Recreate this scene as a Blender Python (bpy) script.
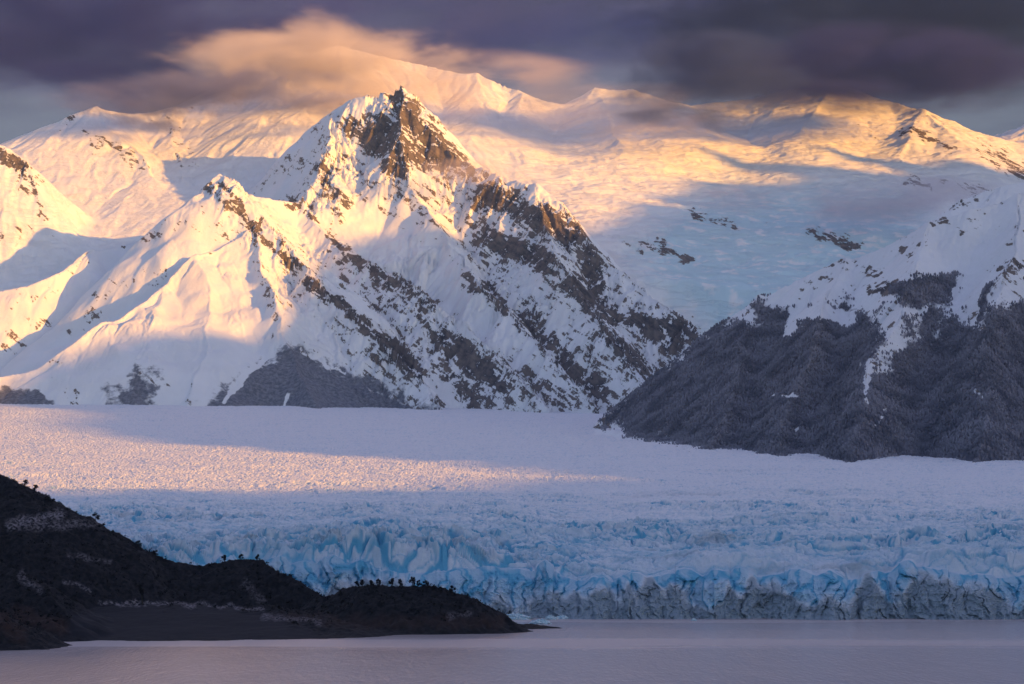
import bpy, math, random
import numpy as np

random.seed(7)
rng = np.random.default_rng(7)
F32 = np.float32
for o in list(bpy.data.objects):
    bpy.data.objects.remove(o)
S = bpy.context.scene
COL = S.collection
R = math.radians

# ------------------------------------------------------------------ camera
CAMZ, FPX, W, H = 110.0, 1980.0, 1024, 684
PITCH = math.atan(184 / FPX)
cam = bpy.data.cameras.new('camera')
cam.sensor_width = 36
cam.lens = 36 * FPX / W
cam.clip_start, cam.clip_end = 5, 200000
camo = bpy.data.objects.new('camera', cam)
COL.objects.link(camo)
camo.location = (0, 0, CAMZ)
camo.rotation_euler = (math.pi / 2 + PITCH, 0, 0)
S.camera = camo

# ------------------------------------------------------------------ light
SUN_A, SUN_E = R(53), R(6.5)          # angle from straight behind towards the right, elevation
SUN = np.array([math.sin(SUN_A) * math.cos(SUN_E), -math.cos(SUN_A) * math.cos(SUN_E), math.sin(SUN_E)])
EXPOSURE = 0.92
SUN_STRENGTH = 4.9
SKY_STRENGTH = 0.15

sl = bpy.data.lights.new('sun', 'SUN')
sl.energy = SUN_STRENGTH
sl.angle = R(0.5)
sl.color = (1.0, 0.42, 0.04)
so = bpy.data.objects.new('sun', sl)
COL.objects.link(so)
from mathutils import Vector
so.rotation_euler = Vector(SUN).to_track_quat('Z', 'Y').to_euler()
so.location = (3000, -3000, 4000)

S.view_settings.view_transform = 'Standard'
S.view_settings.look = 'None'
S.view_settings.gamma = 1
S.view_settings.use_curve_mapping = False
S.view_settings.exposure = EXPOSURE
S.cycles.volume_bounces = 1
S.cycles.max_bounces = 6
S.cycles.diffuse_bounces = 2


class NT:
    """small node-tree helper"""
    def __init__(s, tree):
        s.t = tree
        s.n = tree.nodes
        s.l = tree.links

    def node(s, typ, **kw):
        n = s.n.new(typ)
        for k, v in kw.items():
            if hasattr(n, k):
                setattr(n, k, v)
        return n

    def set(s, sock, v):
        if isinstance(v, bpy.types.NodeSocket):
            s.l.new(v, sock)
        elif v is not None:
            sock.default_value = v

    def math(s, op, a, b=None, c=None, clamp=False):
        n = s.n.new('ShaderNodeMath')
        n.operation = op
        n.use_clamp = clamp
        for i, v in enumerate((a, b, c)):
            s.set(n.inputs[i], v)
        return n.outputs[0]

    def noise(s, vec, scale, detail=4, rough=0.55, dist=0.0):
        n = s.n.new('ShaderNodeTexNoise')
        s.set(n.inputs['Vector'], vec)
        n.inputs['Scale'].default_value = scale
        n.inputs['Detail'].default_value = detail
        n.inputs['Roughness'].default_value = rough
        n.inputs['Distortion'].default_value = dist
        return n.outputs['Fac']

    def scale(s, vec, sc, rot=(0, 0, 0)):
        n = s.n.new('ShaderNodeMapping')
        s.l.new(vec, n.inputs['Vector'])
        n.inputs['Scale'].default_value = sc
        n.inputs['Rotation'].default_value = rot
        return n.outputs[0]

    def smooth(s, v, a, b, lo=0.0, hi=1.0):
        n = s.n.new('ShaderNodeMapRange')
        n.interpolation_type = 'SMOOTHSTEP'
        s.set(n.inputs[0], v)
        for i, q in enumerate((a, b, lo, hi)):
            s.set(n.inputs[i + 1], q)
        return n.outputs[0]

    def mix(s, f, a, b):
        n = s.n.new('ShaderNodeMix')
        n.data_type = 'RGBA'
        s.set(n.inputs[0], f)
        for i, v in ((6, a), (7, b)):
            if isinstance(v, tuple):
                v = (*v[:3], 1)
            s.set(n.inputs[i], v)
        return n.outputs[2]

    def attr(s, name):
        n = s.n.new('ShaderNodeAttribute')
        n.attribute_name = name
        return n.outputs['Fac']

    def pos(s):
        return s.n.new('ShaderNodeNewGeometry').outputs['Position']


def new_mat(name):
    m = bpy.data.materials.new(name)
    m.use_nodes = True
    q = NT(m.node_tree)
    b = m.node_tree.nodes['Principled BSDF']
    return m, q, b


# ------------------------------------------------------------------ sky (world)
w = bpy.data.worlds.new('World')
S.world = w
w.use_nodes = True
q = NT(w.node_tree)
bg = w.node_tree.nodes['Background']
sky = q.node('ShaderNodeTexSky')
sky.sky_type = 'NISHITA'
sky.sun_disc = False
sky.sun_elevation = SUN_E
sky.sun_rotation = math.atan2(SUN[0], SUN[1])
sky.altitude = 200
sky.air_density = 1.0
sky.dust_density = 1.0
sky.ozone_density = 2.2
bg.inputs['Strength'].default_value = SKY_STRENGTH
tc = q.node('ShaderNodeTexCoord').outputs['Generated']
sep = q.node('ShaderNodeSeparateXYZ')
q.l.new(tc, sep.inputs[0])
n1 = q.noise(q.scale(tc, (1.6, 1.6, 5.5)), 3.2, 6, 0.55, 0.3)
n2 = q.noise(q.scale(tc, (1, 1, 2.2)), 9.0, 4, 0.5, 0.2)
# the deck hangs over the range (+Y); the sky behind the camera is clear
front = q.smooth(sep.outputs[1], -0.1, 0.75)
high = q.smooth(sep.outputs[2], 0.17, 0.30)
band = q.math('MULTIPLY', high, q.smooth(sep.outputs[2], 0.75, 0.40))
cov = q.math('ADD', q.math('MULTIPLY', n1, 1.1), q.math('MULTIPLY', band, 0.75))
cov = q.smooth(cov, 0.55, 1.0)
cov = q.math('MULTIPLY', cov, front)
CK = 1.0 / SKY_STRENGTH
c_dark = (0.030 * CK, 0.033 * CK, 0.065 * CK)
c_lite = (0.105 * CK, 0.098 * CK, 0.150 * CK)
c_back = (0.140 * CK, 0.155 * CK, 0.255 * CK)
c_ahead = (0.34 * CK, 0.325 * CK, 0.465 * CK)           # brighter cloud above the frame, unseen, added to light the lake
c_high = q.mix(q.math('MULTIPLY', q.smooth(sep.outputs[1], 0.2, 0.8), q.smooth(sep.outputs[2], 0.95, 0.55)), c_back, c_ahead)
side = q.smooth(sep.outputs[0], -0.05, 0.24)
shade = q.math('ADD', q.math('MULTIPLY', q.smooth(n2, 0.3, 0.7), 0.75), q.math('MULTIPLY', side, -0.55), clamp=True)
cloud_c = q.mix(q.smooth(sep.outputs[2], 0.27, 0.36), q.mix(shade, c_dark, c_lite), c_high)
clear_c = q.mix(front, sky.outputs[0], (0.105 * CK, 0.125 * CK, 0.155 * CK))
lid = q.math('MULTIPLY', q.smooth(sep.outputs[2], 0.27, 0.40), q.smooth(n1, 0.30, 0.55, 0.55, 1.0))   # lavender cloud overhead, out of frame, added for its fill light
q.l.new(q.mix(lid, q.mix(cov, clear_c, cloud_c), c_high), bg.inputs['Color'])

# ------------------------------------------------------------------ geometry helpers
CP, SP = math.cos(PITCH), math.sin(PITCH)


def P(px, py, Y):
    """world point seen at pixel (px, py) of the photo, Y metres away"""
    dx, dy = (px - 512) / FPX, (342 - py) / FPX
    yw, zw = CP - dy * SP, SP + dy * CP
    return np.array([dx * Y / yw, Y, CAMZ + zw / yw * Y])


def zrow(py, Y):
    dy = (342 - py) / FPX
    return CAMZ + (SP + dy * CP) / (CP - dy * SP) * Y


def pix(X, Y, Z):
    z = Z - CAMZ
    f = Y * CP + z * SP
    return 512 + FPX * X / f, 342 - FPX * (z * CP - Y * SP) / f


def hsh(ix, iy, seed):
    n = (ix.astype(np.int64) * 374761393 + iy.astype(np.int64) * 668265263 + seed * 974711) & 0xFFFFFFFF
    n = ((n ^ (n >> 13)) * 1274126177) & 0xFFFFFFFF
    n = ((n ^ (n >> 16)) * 2246822519) & 0xFFFFFFFF
    return ((n >> 8) & 0xFFFF).astype(F32) / 65536.0


def perlin(x, y, seed=0):
    x = np.asarray(x, F32); y = np.asarray(y, F32)
    ix, iy = np.floor(x), np.floor(y)
    fx, fy = x - ix, y - iy
    ix, iy = ix.astype(np.int64), iy.astype(np.int64)
    u, v = fx * fx * fx * (fx * (fx * 6 - 15) + 10), fy * fy * fy * (fy * (fy * 6 - 15) + 10)
    def g(i, j):
        a = hsh(ix + i, iy + j, seed) * F32(2 * math.pi)
        return np.cos(a) * (fx - i) + np.sin(a) * (fy - j)
    return ((g(0, 0) * (1 - u) + g(1, 0) * u) * (1 - v) + (g(0, 1) * (1 - u) + g(1, 1) * u) * v) * 1.5


def fbm(x, y, octv=4, seed=0, gain=0.5):
    s, a = 0, 1.0
    for i in range(octv):
        s = s + a * perlin(x * 2 ** i, y * 2 ** i, seed + i)
        a *= gain
    return s


def ridged(x, y, octv=4, seed=0, gain=0.5):
    s, a = 0, 1.0
    for i in range(octv):
        s = s + a * (1 - 2 * np.abs(perlin(x * 2 ** i + 13.7 * i, y * 2 ** i, seed + i)))
        a *= gain
    return s


def worley(x, y, seed=0):
    x = np.asarray(x, F32); y = np.asarray(y, F32)
    ix, iy = np.floor(x).astype(np.int64), np.floor(y).astype(np.int64)
    f1 = np.full(x.shape, 9, F32); f2 = f1.copy(); c = np.zeros(x.shape, F32)
    for i in (-1, 0, 1):
        for j in (-1, 0, 1):
            d = np.hypot(ix + i + hsh(ix + i, iy + j, seed) - x, iy + j + hsh(ix + i, iy + j, seed + 50) - y).astype(F32)
            r = hsh(ix + i, iy + j, seed + 99)
            m = d < f1
            f2 = np.where(m, f1, np.minimum(f2, d))
            c = np.where(m, r, c)
            f1 = np.where(m, d, f1)
    return f1, f2, c


def erosion(X, Y, sx, sy, wl, seed):
    """stripes that run along the fall line; (sx, sy) is the unit across-slope direction"""
    x, y = X / wl, Y / wl
    ix, iy = np.floor(x), np.floor(y)
    ii, ij = ix.astype(np.int64), iy.astype(np.int64)
    va = 0; wt = 0
    for i in (-1, 0, 1):
        for j in (-1, 0, 1):
            dx = x - ix - i - hsh(ii + i, ij + j, seed)
            dy = y - iy - j - hsh(ii + i, ij + j, seed + 31)
            wgt = np.exp(-2.2 * (dx * dx + dy * dy))
            va = va + np.cos((dx * sx + dy * sy) * F32(2 * math.pi)) * wgt
            wt = wt + wgt
    return va / wt


def grad(h, X, Y):
    hr, hc = np.gradient(h)
    Xr, Xc = np.gradient(X)
    Yr, Yc = np.gradient(Y)
    det = Xc * Yr - Xr * Yc
    return (hc * Yr - hr * Yc) / det, (hr * Xc - hc * Xr) / det


def smax(a, b, k):
    d = np.clip(0.5 + 0.5 * (a - b) / k, 0, 1)
    return b + (a - b) * d + k * d * (1 - d)


def ridges(X, Y, lines, base, k=30.0):
    """height field raised from crest lines: (slope, concavity length, [(px, py, km)...])"""
    h = base
    for slope, L, pts in lines:
        w3 = [P(a, b, c * 1000) for a, b, c in pts]
        best = np.full(X.shape, -1e5, F32)
        for A, B in zip(w3[:-1], w3[1:]):
            ex, ey = B[0] - A[0], B[1] - A[1]
            t = np.clip(((X - A[0]) * ex + (Y - A[1]) * ey) / (ex * ex + ey * ey), 0, 1)
            d = np.hypot(X - A[0] - t * ex, Y - A[1] - t * ey)
            if isinstance(slope, tuple):        # (right of the crest as one walks along it, left of it)
                cr = ex * (Y - A[1]) - ey * (X - A[0])
                cr = np.clip(cr / (np.hypot(ex, ey) * 60), -1, 1) * 0.5 + 0.5
                sv = slope[1] + (slope[0] - slope[1]) * cr
            else:
                sv = slope
            z = A[2] + t * (B[2] - A[2]) - sv * d * (1 - 0.3 * np.minimum(d / L, 1))
            best = np.maximum(best, z)
        h = smax(h, best, k)
    return h.astype(F32)


def polar(p0, p1, dp, ys):
    c = (np.arange(p0, p1 + dp, dp) - 512) / FPX
    Y = np.repeat(np.asarray(ys, F32)[:, None], len(c), 1)
    return (Y * c[None, :].astype(F32)), Y


def grid_mesh(name, X, Y, Z, mat, attrs=None, smooth=True):
    nr, nc = X.shape
    co = np.empty((nr * nc, 3), F32)
    co[:, 0], co[:, 1], co[:, 2] = X.ravel(), Y.ravel(), Z.ravel()
    idx = np.arange(nr * nc).reshape(nr, nc)
    f = np.stack([idx[:-1, :-1], idx[:-1, 1:], idx[1:, 1:], idx[1:, :-1]], -1).reshape(-1, 4)
    return raw_mesh(name, co, f, mat, attrs, smooth)


def raw_mesh(name, co, f, mat, attrs=None, smooth=True):
    me = bpy.data.meshes.new(name)
    k = f.shape[1]
    me.vertices.add(len(co))
    me.vertices.foreach_set('co', np.ascontiguousarray(co, F32).ravel())
    me.loops.add(f.size)
    me.loops.foreach_set('vertex_index', f.ravel().astype(np.int32))
    me.polygons.add(len(f))
    me.polygons.foreach_set('loop_start', np.arange(0, f.size, k, dtype=np.int32))
    me.polygons.foreach_set('use_smooth', np.full(len(f), smooth, dtype=bool))
    for n, v in (attrs or {}).items():
        a = me.attributes.new(n, 'FLOAT', 'POINT')
        a.data.foreach_set('value', np.ascontiguousarray(v, F32).ravel())
    me.update(calc_edges=True)
    if mat:
        me.materials.append(mat)
    o = bpy.data.objects.new(name, me)
    COL.objects.link(o)
    return o


def tag(o, label, cat, kind=None, group=None):
    o['label'] = label
    o['category'] = cat
    if kind:
        o['kind'] = kind
    if group:
        o['group'] = group
    return o


def strokes(px, py, lst, wob=4.0, seed=3):
    """soft capsules of bare rock, given where they lie on the face"""
    a = px + wob * fbm(px / 14, py / 14, 3, seed)
    b = py + wob * fbm(px / 14, py / 14, 3, seed + 9)
    m = np.zeros(px.shape, F32)
    for x0, y0, x1, y1, r, wt in lst:
        ex, ey = x1 - x0, y1 - y0
        t = np.clip(((a - x0) * ex + (b - y0) * ey) / (ex * ex + ey * ey + 1e-6), 0, 1)
        d = np.hypot(a - x0 - t * ex, b - y0 - t * ey) / r
        m = np.maximum(m, wt * np.clip(1.35 - d, 0, 1))
    return m


def poly(px, py, pts, soft=6.0, wob=8.0, seed=5):
    a = px + wob * fbm(px / 22, py / 22, 4, seed)
    b = py + wob * fbm(px / 22, py / 22, 4, seed + 9)
    inside = np.zeros(px.shape, bool)
    dist = np.full(px.shape, 1e6, F32)
    n = len(pts)
    for i in range(n):
        x0, y0 = pts[i]; x1, y1 = pts[(i + 1) % n]
        if y0 != y1:
            c = ((y0 > b) != (y1 > b)) & (a < (x1 - x0) * (b - y0) / (y1 - y0) + x0)
            inside ^= c
        ex, ey = x1 - x0, y1 - y0
        t = np.clip(((a - x0) * ex + (b - y0) * ey) / (ex * ex + ey * ey + 1e-6), 0, 1)
        dist = np.minimum(dist, np.hypot(a - x0 - t * ex, b - y0 - t * ey))
    sd = np.where(inside, dist, -dist)
    return np.clip(0.5 + sd / (2 * soft), 0, 1).astype(F32)


def carve(h, X, Y, amps, seed, sl_ref=0.7):
    """gullies and ribs down the fall line"""
    for i, (wl, am) in enumerate(amps):
        gx, gy = grad(h, X, Y)
        g = np.hypot(gx, gy) + 1e-4
        sf = np.clip(g / sl_ref, 0.05, 1.3)
        e = erosion(X + 0.2 * wl * perlin(X / wl / 1.7, Y / wl / 1.7, seed + 70 + i), Y, (-gy / g).astype(F32), (gx / g).astype(F32), wl, seed + i * 7)
        h = h + am * sf * (0.55 * e + 0.45 * (1 - 2 * np.abs(e)))
    return h.astype(F32)


# ------------------------------------------------------------------ mountain material
def mountain_mat(name, snow=(0.80, 0.82, 0.86), rockc=((0.042, 0.044, 0.055), (0.185, 0.155, 0.14)), forestc=((0.10, 0.11, 0.14), (0.23, 0.24, 0.285)), ice=False):
    m, q, b = new_mat(name)
    pos = q.pos()
    nf = q.noise(q.scale(pos, (1, 1, 0.8)), 0.022, 9, 0.68)
    nm = q.noise(pos, 0.004, 6, 0.6)
    stk = q.noise(q.scale(q.scale(pos, (1, 1, 1), (0, R(-42), 0)), (0.0075, 0.010, 0.036)), 1.0, 7, 0.62, 0.25)   # bedding runs down to the right
    rk = q.math('ADD', q.attr('rock'), q.math('MULTIPLY', q.math('SUBTRACT', nf, 0.5), 1.3))
    rk = q.math('ADD', rk, q.math('MULTIPLY', q.math('SUBTRACT', stk, 0.5), 1.9))
    rk = q.math('ADD', rk, q.math('MULTIPLY', q.math('SUBTRACT', q.noise(pos, 0.075, 4, 0.7), 0.5), 0.7))
    rk = q.smooth(rk, 0.48, 0.57)
    fo = q.math('ADD', q.attr('forest'), q.math('MULTIPLY', q.math('SUBTRACT', q.noise(pos, 0.035, 6, 0.65), 0.5), 0.95))
    fo = q.smooth(fo, 0.38, 0.68)
    rc = q.mix(q.smooth(q.math('ADD', q.math('MULTIPLY', nf, 0.5), q.math('MULTIPLY', stk, 0.5)), 0.38, 0.62), *rockc)
    fc = q.mix(q.smooth(q.noise(pos, 0.06, 5, 0.7), 0.32, 0.70), *forestc)
    sc = q.mix(q.smooth(nm, 0.35, 0.7), snow, tuple(v * 0.93 for v in snow))
    if ice:
        sc = q.mix(q.attr('ice'), sc, (0.42, 0.66, 0.76))
    c = q.mix(fo, q.mix(rk, sc, rc), fc)
    q.l.new(c, b.inputs['Base Color'])
    b.inputs['Roughness'].default_value = 0.85
    b.inputs['Specular IOR Level'].default_value = 0.2
    bm = q.node('ShaderNodeBump')
    bm.inputs['Strength'].default_value = 0.55
    bm.inputs['Distance'].default_value = 9.0
    if ice:                                     # crevasse sets across the ice field
        cv = q.math('ABSOLUTE', q.math('SUBTRACT', q.noise(q.scale(pos, (0.0035, 0.006, 0.012)), 1.0, 7, 0.66, 0.5), 0.5))
        nf_b = q.math('ADD', nf, q.math('MULTIPLY', q.smooth(cv, 0.0, 0.05), 1.6))
    else:
        nf_b = nf
    hh = q.math('ADD', q.math('MULTIPLY', nf_b, q.math('ADD', 0.35, q.math('MULTIPLY', rk, 1.0))), q.math('MULTIPLY', q.noise(pos, 0.07, 5, 0.6), q.math('ADD', 0.20, q.math('MAXIMUM', q.math('MULTIPLY', rk, 0.5), q.math('MULTIPLY', fo, 0.22)))))
    q.l.new(hh, bm.inputs['Height'])
    q.l.new(bm.outputs[0], b.inputs['Normal'])
    return m


# ------------------------------------------------------------------ central mountain
X, Y = polar(-190, 770, 1.15, np.arange(8300, 13800, 8.0))
wx = X + 60 * fbm(X / 800, Y / 800, 4, 11, 0.55)
wy = Y + 90 * fbm(X / 800, Y / 800, 4, 15, 0.55)
M1 = [
    (1.15, 99999, [(405, 95, 12.6), (388, 96, 12.6), (362, 101, 12.65), (338, 112, 12.75), (312, 128, 12.95), (289, 156, 13.0), (272, 190, 13.05)]),
    ((0.85, 1.7), 99999, [(340, 116, 12.7), (330, 138, 12.3), (319, 163, 12.0), (309, 186, 11.75), (300, 204, 11.6)]),
    (1.05, 99999, [(296, 203, 11.6), (330, 237, 11.2), (370, 264, 10.8), (402, 286, 10.5), (440, 308, 10.2), (480, 345, 9.9), (520, 385, 9.5), (545, 416, 9.2)]),
    (1.05, 99999, [(405, 95, 12.6), (414, 99, 12.57), (429, 110, 12.5), (441, 131, 12.4), (449, 152, 12.2), (463, 160, 12.1), (478, 172, 12.0), (500, 180, 11.8), (530, 190, 11.6), (560, 210, 11.4), (580, 235, 11.2), (600, 262, 11.0), (640, 298, 10.7), (690, 325, 10.4), (730, 350, 10.0)]),
    (1.05, 99999, [(405, 97, 12.6), (402, 140, 12.1), (412, 185, 11.7), (450, 238, 11.2), (492, 300, 10.4), (540, 352, 9.9), (590, 410, 9.3)]),
    (1.05, 99999, [(530, 190, 11.6), (545, 240, 11.0), (572, 290, 10.4), (605, 335, 10.0), (640, 385, 9.5)]),
    (1.10, 99999, [(215, 178, 11.0), (250, 196, 11.3), (296, 203, 11.6)]),
    (1.05, 99999, [(215, 178, 11.0), (238, 206, 10.8), (262, 233, 10.6), (290, 260, 10.4), (320, 284, 10.2), (350, 312, 10.0), (390, 355, 9.6), (432, 412, 9.1)]),
    (1.05, 99999, [(238, 208, 10.8), (256, 247, 10.4), (272, 285, 10.0), (280, 310, 9.8), (286, 345, 9.5), (300, 380, 9.2), (320, 412, 8.9)]),
    ((0.66, 1.05), 99999, [(250, 230, 10.6), (225, 245, 10.45), (200, 258, 10.25), (165, 285, 9.95), (140, 305, 9.75), (110, 322, 9.6), (60, 350, 9.35), (20, 372, 9.2), (-60, 392, 9.0), (-220, 402, 8.9)]),
    (0.8, 99999, [(165, 287, 9.95), (150, 337, 9.5), (140, 377, 9.2), (132, 412, 8.85)]),
    (0.8, 99999, [(200, 260, 10.25), (210, 317, 9.7), (206, 367, 9.3), (192, 414, 8.85)]),
    ((0.84, 1.0), 99999, [(215, 178, 11.0), (197, 203, 11.1), (180, 222, 11.15), (160, 231, 11.1), (130, 240, 11.0), (100, 247, 10.9), (60, 274, 10.7), (25, 287, 10.6), (-60, 305, 10.4), (-220, 330, 10.2)]),
]
h = ridges(wx, wy, M1, np.full(X.shape, 200, F32), 60.0)
pa, pb = pix(X, Y, h)
rough = 0.09 + 0.62 * poly(pa, pb, [(430, 430), (290, 330), (330, 250), (400, 260), (470, 240), (450, 190), (580, 230), (720, 330), (640, 430)], 30, 14)
rough = np.maximum(rough, 0.8 * poly(pa, pb, [(330, 110), (405, 85), (460, 160), (590, 225), (580, 265), (480, 215), (430, 190), (330, 215), (300, 205)], 12, 10))
rough = np.maximum(rough, 0.6 * poly(pa, pb, [(200, 185), (235, 175), (440, 370), (400, 400), (250, 260)], 10, 8))
rough = np.clip(rough * (1 + 0.5 * fbm(X / 420, Y / 420, 3, 61)), 0.06, 1)
soft_fold = 30 * fbm(X / 700, Y / 700, 3, 67) * (1 - rough)
h0 = h
h = carve(h, X, Y, [(620, 62), (300, 36), (150, 19), (75, 9.5), (38, 4.5)], 20)
h = h0 + (h - h0) * rough + soft_fold + 5 * rough * ridged(X / 90, Y / 90, 3, 77)
gx, gy = grad(h, X, Y)
sl = np.hypot(gx, gy)
px, py = pix(X, Y, h)
rock_strokes = [
    (352, 128, 402, 164, 13, .95), (399, 102, 440, 155, 16, 1), (376, 122, 425, 160, 14, .95), (348, 122, 360, 132, 6, .9), (428, 125, 460, 163, 10, .95), (362, 128, 398, 168, 13, 1), (400, 150, 440, 168, 10, .9), (455, 160, 485, 178, 7, .7), (488, 196, 572, 232, 15, .95),
    (492, 238, 545, 262, 11, .85), (590, 255, 602, 312, 11, .95), (575, 285, 612, 318, 12, .95), (630, 318, 692, 330, 9, .9), (642, 326, 676, 345, 8, .8),
    (328, 234, 385, 279, 7, .85), (396, 280, 434, 302, 9, .9), (456, 260, 474, 292, 7, .85), (490, 288, 504, 310, 7, .8), (225, 186, 258, 234, 6, .85),
    (262, 240, 300, 266, 5, .7), (308, 285, 345, 305, 7, .85), (345, 305, 380, 340, 6, .8), (380, 340, 418, 372, 8, .9), (445, 338, 498, 382, 11, .85), (440, 365, 470, 400, 8, .75),
    (286, 198, 330, 236, 5, .75), (205, 185, 238, 205, 7, .6), (320, 170, 345, 205, 8, .6), (560, 365, 600, 390, 9, .7), (610, 340, 650, 372, 9, .7),
    (520, 325, 560, 350, 9, .7), (42, 238, 72, 246, 6, .95), (90, 248, 130, 243, 6, .5), (196, 200, 204, 214, 3, .8), (105, 246, 165, 234, 5, .55), (75, 268, 90, 262, 4, .6), (110, 280, 128, 288, 4, .6), (15, 290, 32, 304, 4, .6), (60, 270, 100, 252, 4, .4), (180, 222, 205, 210, 4, .6), (150, 300, 165, 295, 3, .5)]
st = strokes(px, py, rock_strokes)
streak = perlin((px * 0.72 - py * 0.70) / 7.0, (px * 0.70 + py * 0.72) / 34.0, 5)      # bedding on the right-hand flank
lowr = poly(px, py, [(420, 420), (300, 250), (420, 190), (580, 240), (700, 325), (640, 420)], 26)
clean = strokes(px, py, [(372, 232, 455, 268, 24, 1), (400, 262, 478, 318, 20, 1), (500, 335, 560, 375, 10, .6), (255, 205, 300, 225, 10, .7), (520, 270, 560, 320, 10, .6), (300, 320, 330, 345, 10, .5), (344, 110, 386, 99, 5, 1), (372, 112, 390, 106, 4, .8)], 3)
lowl = poly(px, py, [(-60, 420), (-60, 368), (60, 368), (200, 345), (240, 370), (200, 420)], 20, 14)
rock = 0.75 * np.clip((sl - 1.02) * 1.1, -0.3, 0.5) + 0.52 * st + lowr * (0.13 + 0.12 * streak) - 0.45 * clean + 0.20 * lowl
rock = rock + 0.10 * np.clip(fbm(X / 260, Y / 260, 3, 41), -1, 1)
forest = np.maximum.reduce([
    poly(px, py, [(287, 340), (340, 368), (400, 394), (468, 422), (178, 420), (216, 394), (250, 371)], 13, 8),
    0.80 * poly(px, py, [(95, 418), (112, 380), (150, 356), (160, 380), (156, 418)], 18, 18),
    poly(px, py, [(-60, 418), (-60, 386), (40, 390), (62, 418)], 6, 6)])
forest = np.clip(forest - strokes(px, py, [(256, 366, 232, 388, 2.5, .7), (242, 384, 224, 402, 2, .6), (275, 350, 258, 366, 2, .6), (300, 350, 345, 374, 1.5, .5), (290, 392, 284, 410, 2, .7), (330, 372, 420, 410, 1.5, .3)], 3), 0, 1)
forest_m1 = forest
mat_m1 = mountain_mat('snow_and_rock')
o = grid_mesh('snowy_mountain', X, Y, h, mat_m1, {'rock': rock, 'forest': forest})
tag(o, 'steep snowy mountain with dark rocky summit face lit gold, rising behind the glacier', 'mountain', 'structure')
M1X, M1Y, M1H = X, Y, h

# ------------------------------------------------------------------ far massif and its ice field
X, Y = polar(-190, 1230, 1.5, np.arange(9700, 18500, 13.0))
wx = X + 110 * fbm(X / 1500, Y / 1500, 4, 211, 0.4)
wy = Y + 130 * fbm(X / 1500, Y / 1500, 4, 215, 0.4)
M2 = [
    (0.85, 99999, [(-220, 90, 13.0), (-110, 100, 12.8), (0, 150, 12.5), (20, 165, 12.4), (40, 186, 12.3), (55, 215, 12.2), (62, 240, 12.1)]),
    (0.62, 99999, [(-220, 180, 14.5), (-110, 190, 14.5), (25, 159, 14.5), (50, 140, 14.4), (72, 117, 14.3), (100, 111, 14.4), (150, 113, 14.6), (178, 112, 14.8), (215, 96, 15.3), (262, 60, 15.8), (300, 56, 16), (340, 50, 16.2), (400, 62, 16.3), (470, 78, 16), (520, 93, 15.7), (560, 109, 15.5), (585, 107, 15.5), (598, 95, 15.6), (640, 92, 15.6), (662, 98, 15.6), (700, 109, 15.8), (750, 104, 16), (800, 92, 16), (830, 90, 16), (870, 100, 15.8), (920, 115, 15.4), (950, 132, 15), (962, 150, 14.7), (985, 175, 14.4)]),
    (0.60, 99999, [(900, 190, 17), (965, 152, 17), (1000, 136, 17), (1024, 125, 17), (1130, 85, 17), (1280, 90, 17)]),
    (0.60, 99999, [(100, 111, 14.4), (125, 150, 13.8), (150, 180, 13.2)]),
    (0.56, 99999, [(178, 112, 14.8), (172, 150, 14.0), (185, 200, 13.0)]),
    (0.56, 99999, [(300, 56, 16), (268, 105, 15), (235, 160, 14), (225, 195, 13.2)]),
    (0.52, 99999, [(340, 50, 16.2), (335, 90, 15.2), (320, 130, 14.2)]),
    (0.46, 99999, [(470, 78, 16), (492, 130, 15), (540, 180, 14), (600, 212, 13.3), (650, 250, 12.6), (700, 290, 11.9)]),
    (0.46, 99999, [(598, 95, 15.6), (620, 150, 14.5), (682, 190, 13.7), (730, 238, 12.8), (780, 280, 12.1)]),
    (0.46, 99999, [(830, 90, 16), (800, 140, 15), (815, 178, 14.2), (860, 230, 13), (905, 260, 12.2)]),
    (0.46, 99999, [(920, 115, 15.4), (905, 160, 14.6), (930, 200, 13.5), (960, 240, 12.6)]),
]
prof_Y = [9.6, 10.5, 11, 12, 13, 14, 15, 16, 17, 19]
prof_p = [405, 352, 330, 282, 240, 205, 172, 150, 150, 160]
base = zrow(np.interp(Y / 1000, prof_Y, prof_p), Y) - 150 * np.clip(-(X + 1200) / 1500, 0, 2) - 420 * np.clip((11100 - Y) / 400, 0, 1) * np.clip((820 - (512 + FPX * X / Y)) / 120, 0, 1)
h = ridges(wx, wy, M2, base.astype(F32), 170.0)
h = h - 1.1 * np.clip(11300 - Y, 0, 2000) * np.clip((800 - (512 + FPX * X / Y)) / 80, 0, 1)   # drops away behind the nearer mountain
icef = np.clip((X + 300) / 700, 0, 1)                      # the ice field is smoother than the peaks on the left
h0 = h
h = carve(h, X, Y, [(700, 24), (340, 14), (170, 8), (85, 4)], 320)
h = h0 + (h - h0) * (1.0 - 0.62 * icef)
h = h + icef * (12 * ridged(X / 900, Y / 420, 4, 371, 0.5) + 9 * ridged(X / 330 + 0.4 * Y / 330, Y / 150, 4, 375, 0.6) + 4 * ridged(X / 120, Y / 60, 3, 377))
gx, gy = grad(h, X, Y)
sl = np.hypot(gx, gy)
px, py = pix(X, Y, h)
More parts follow.
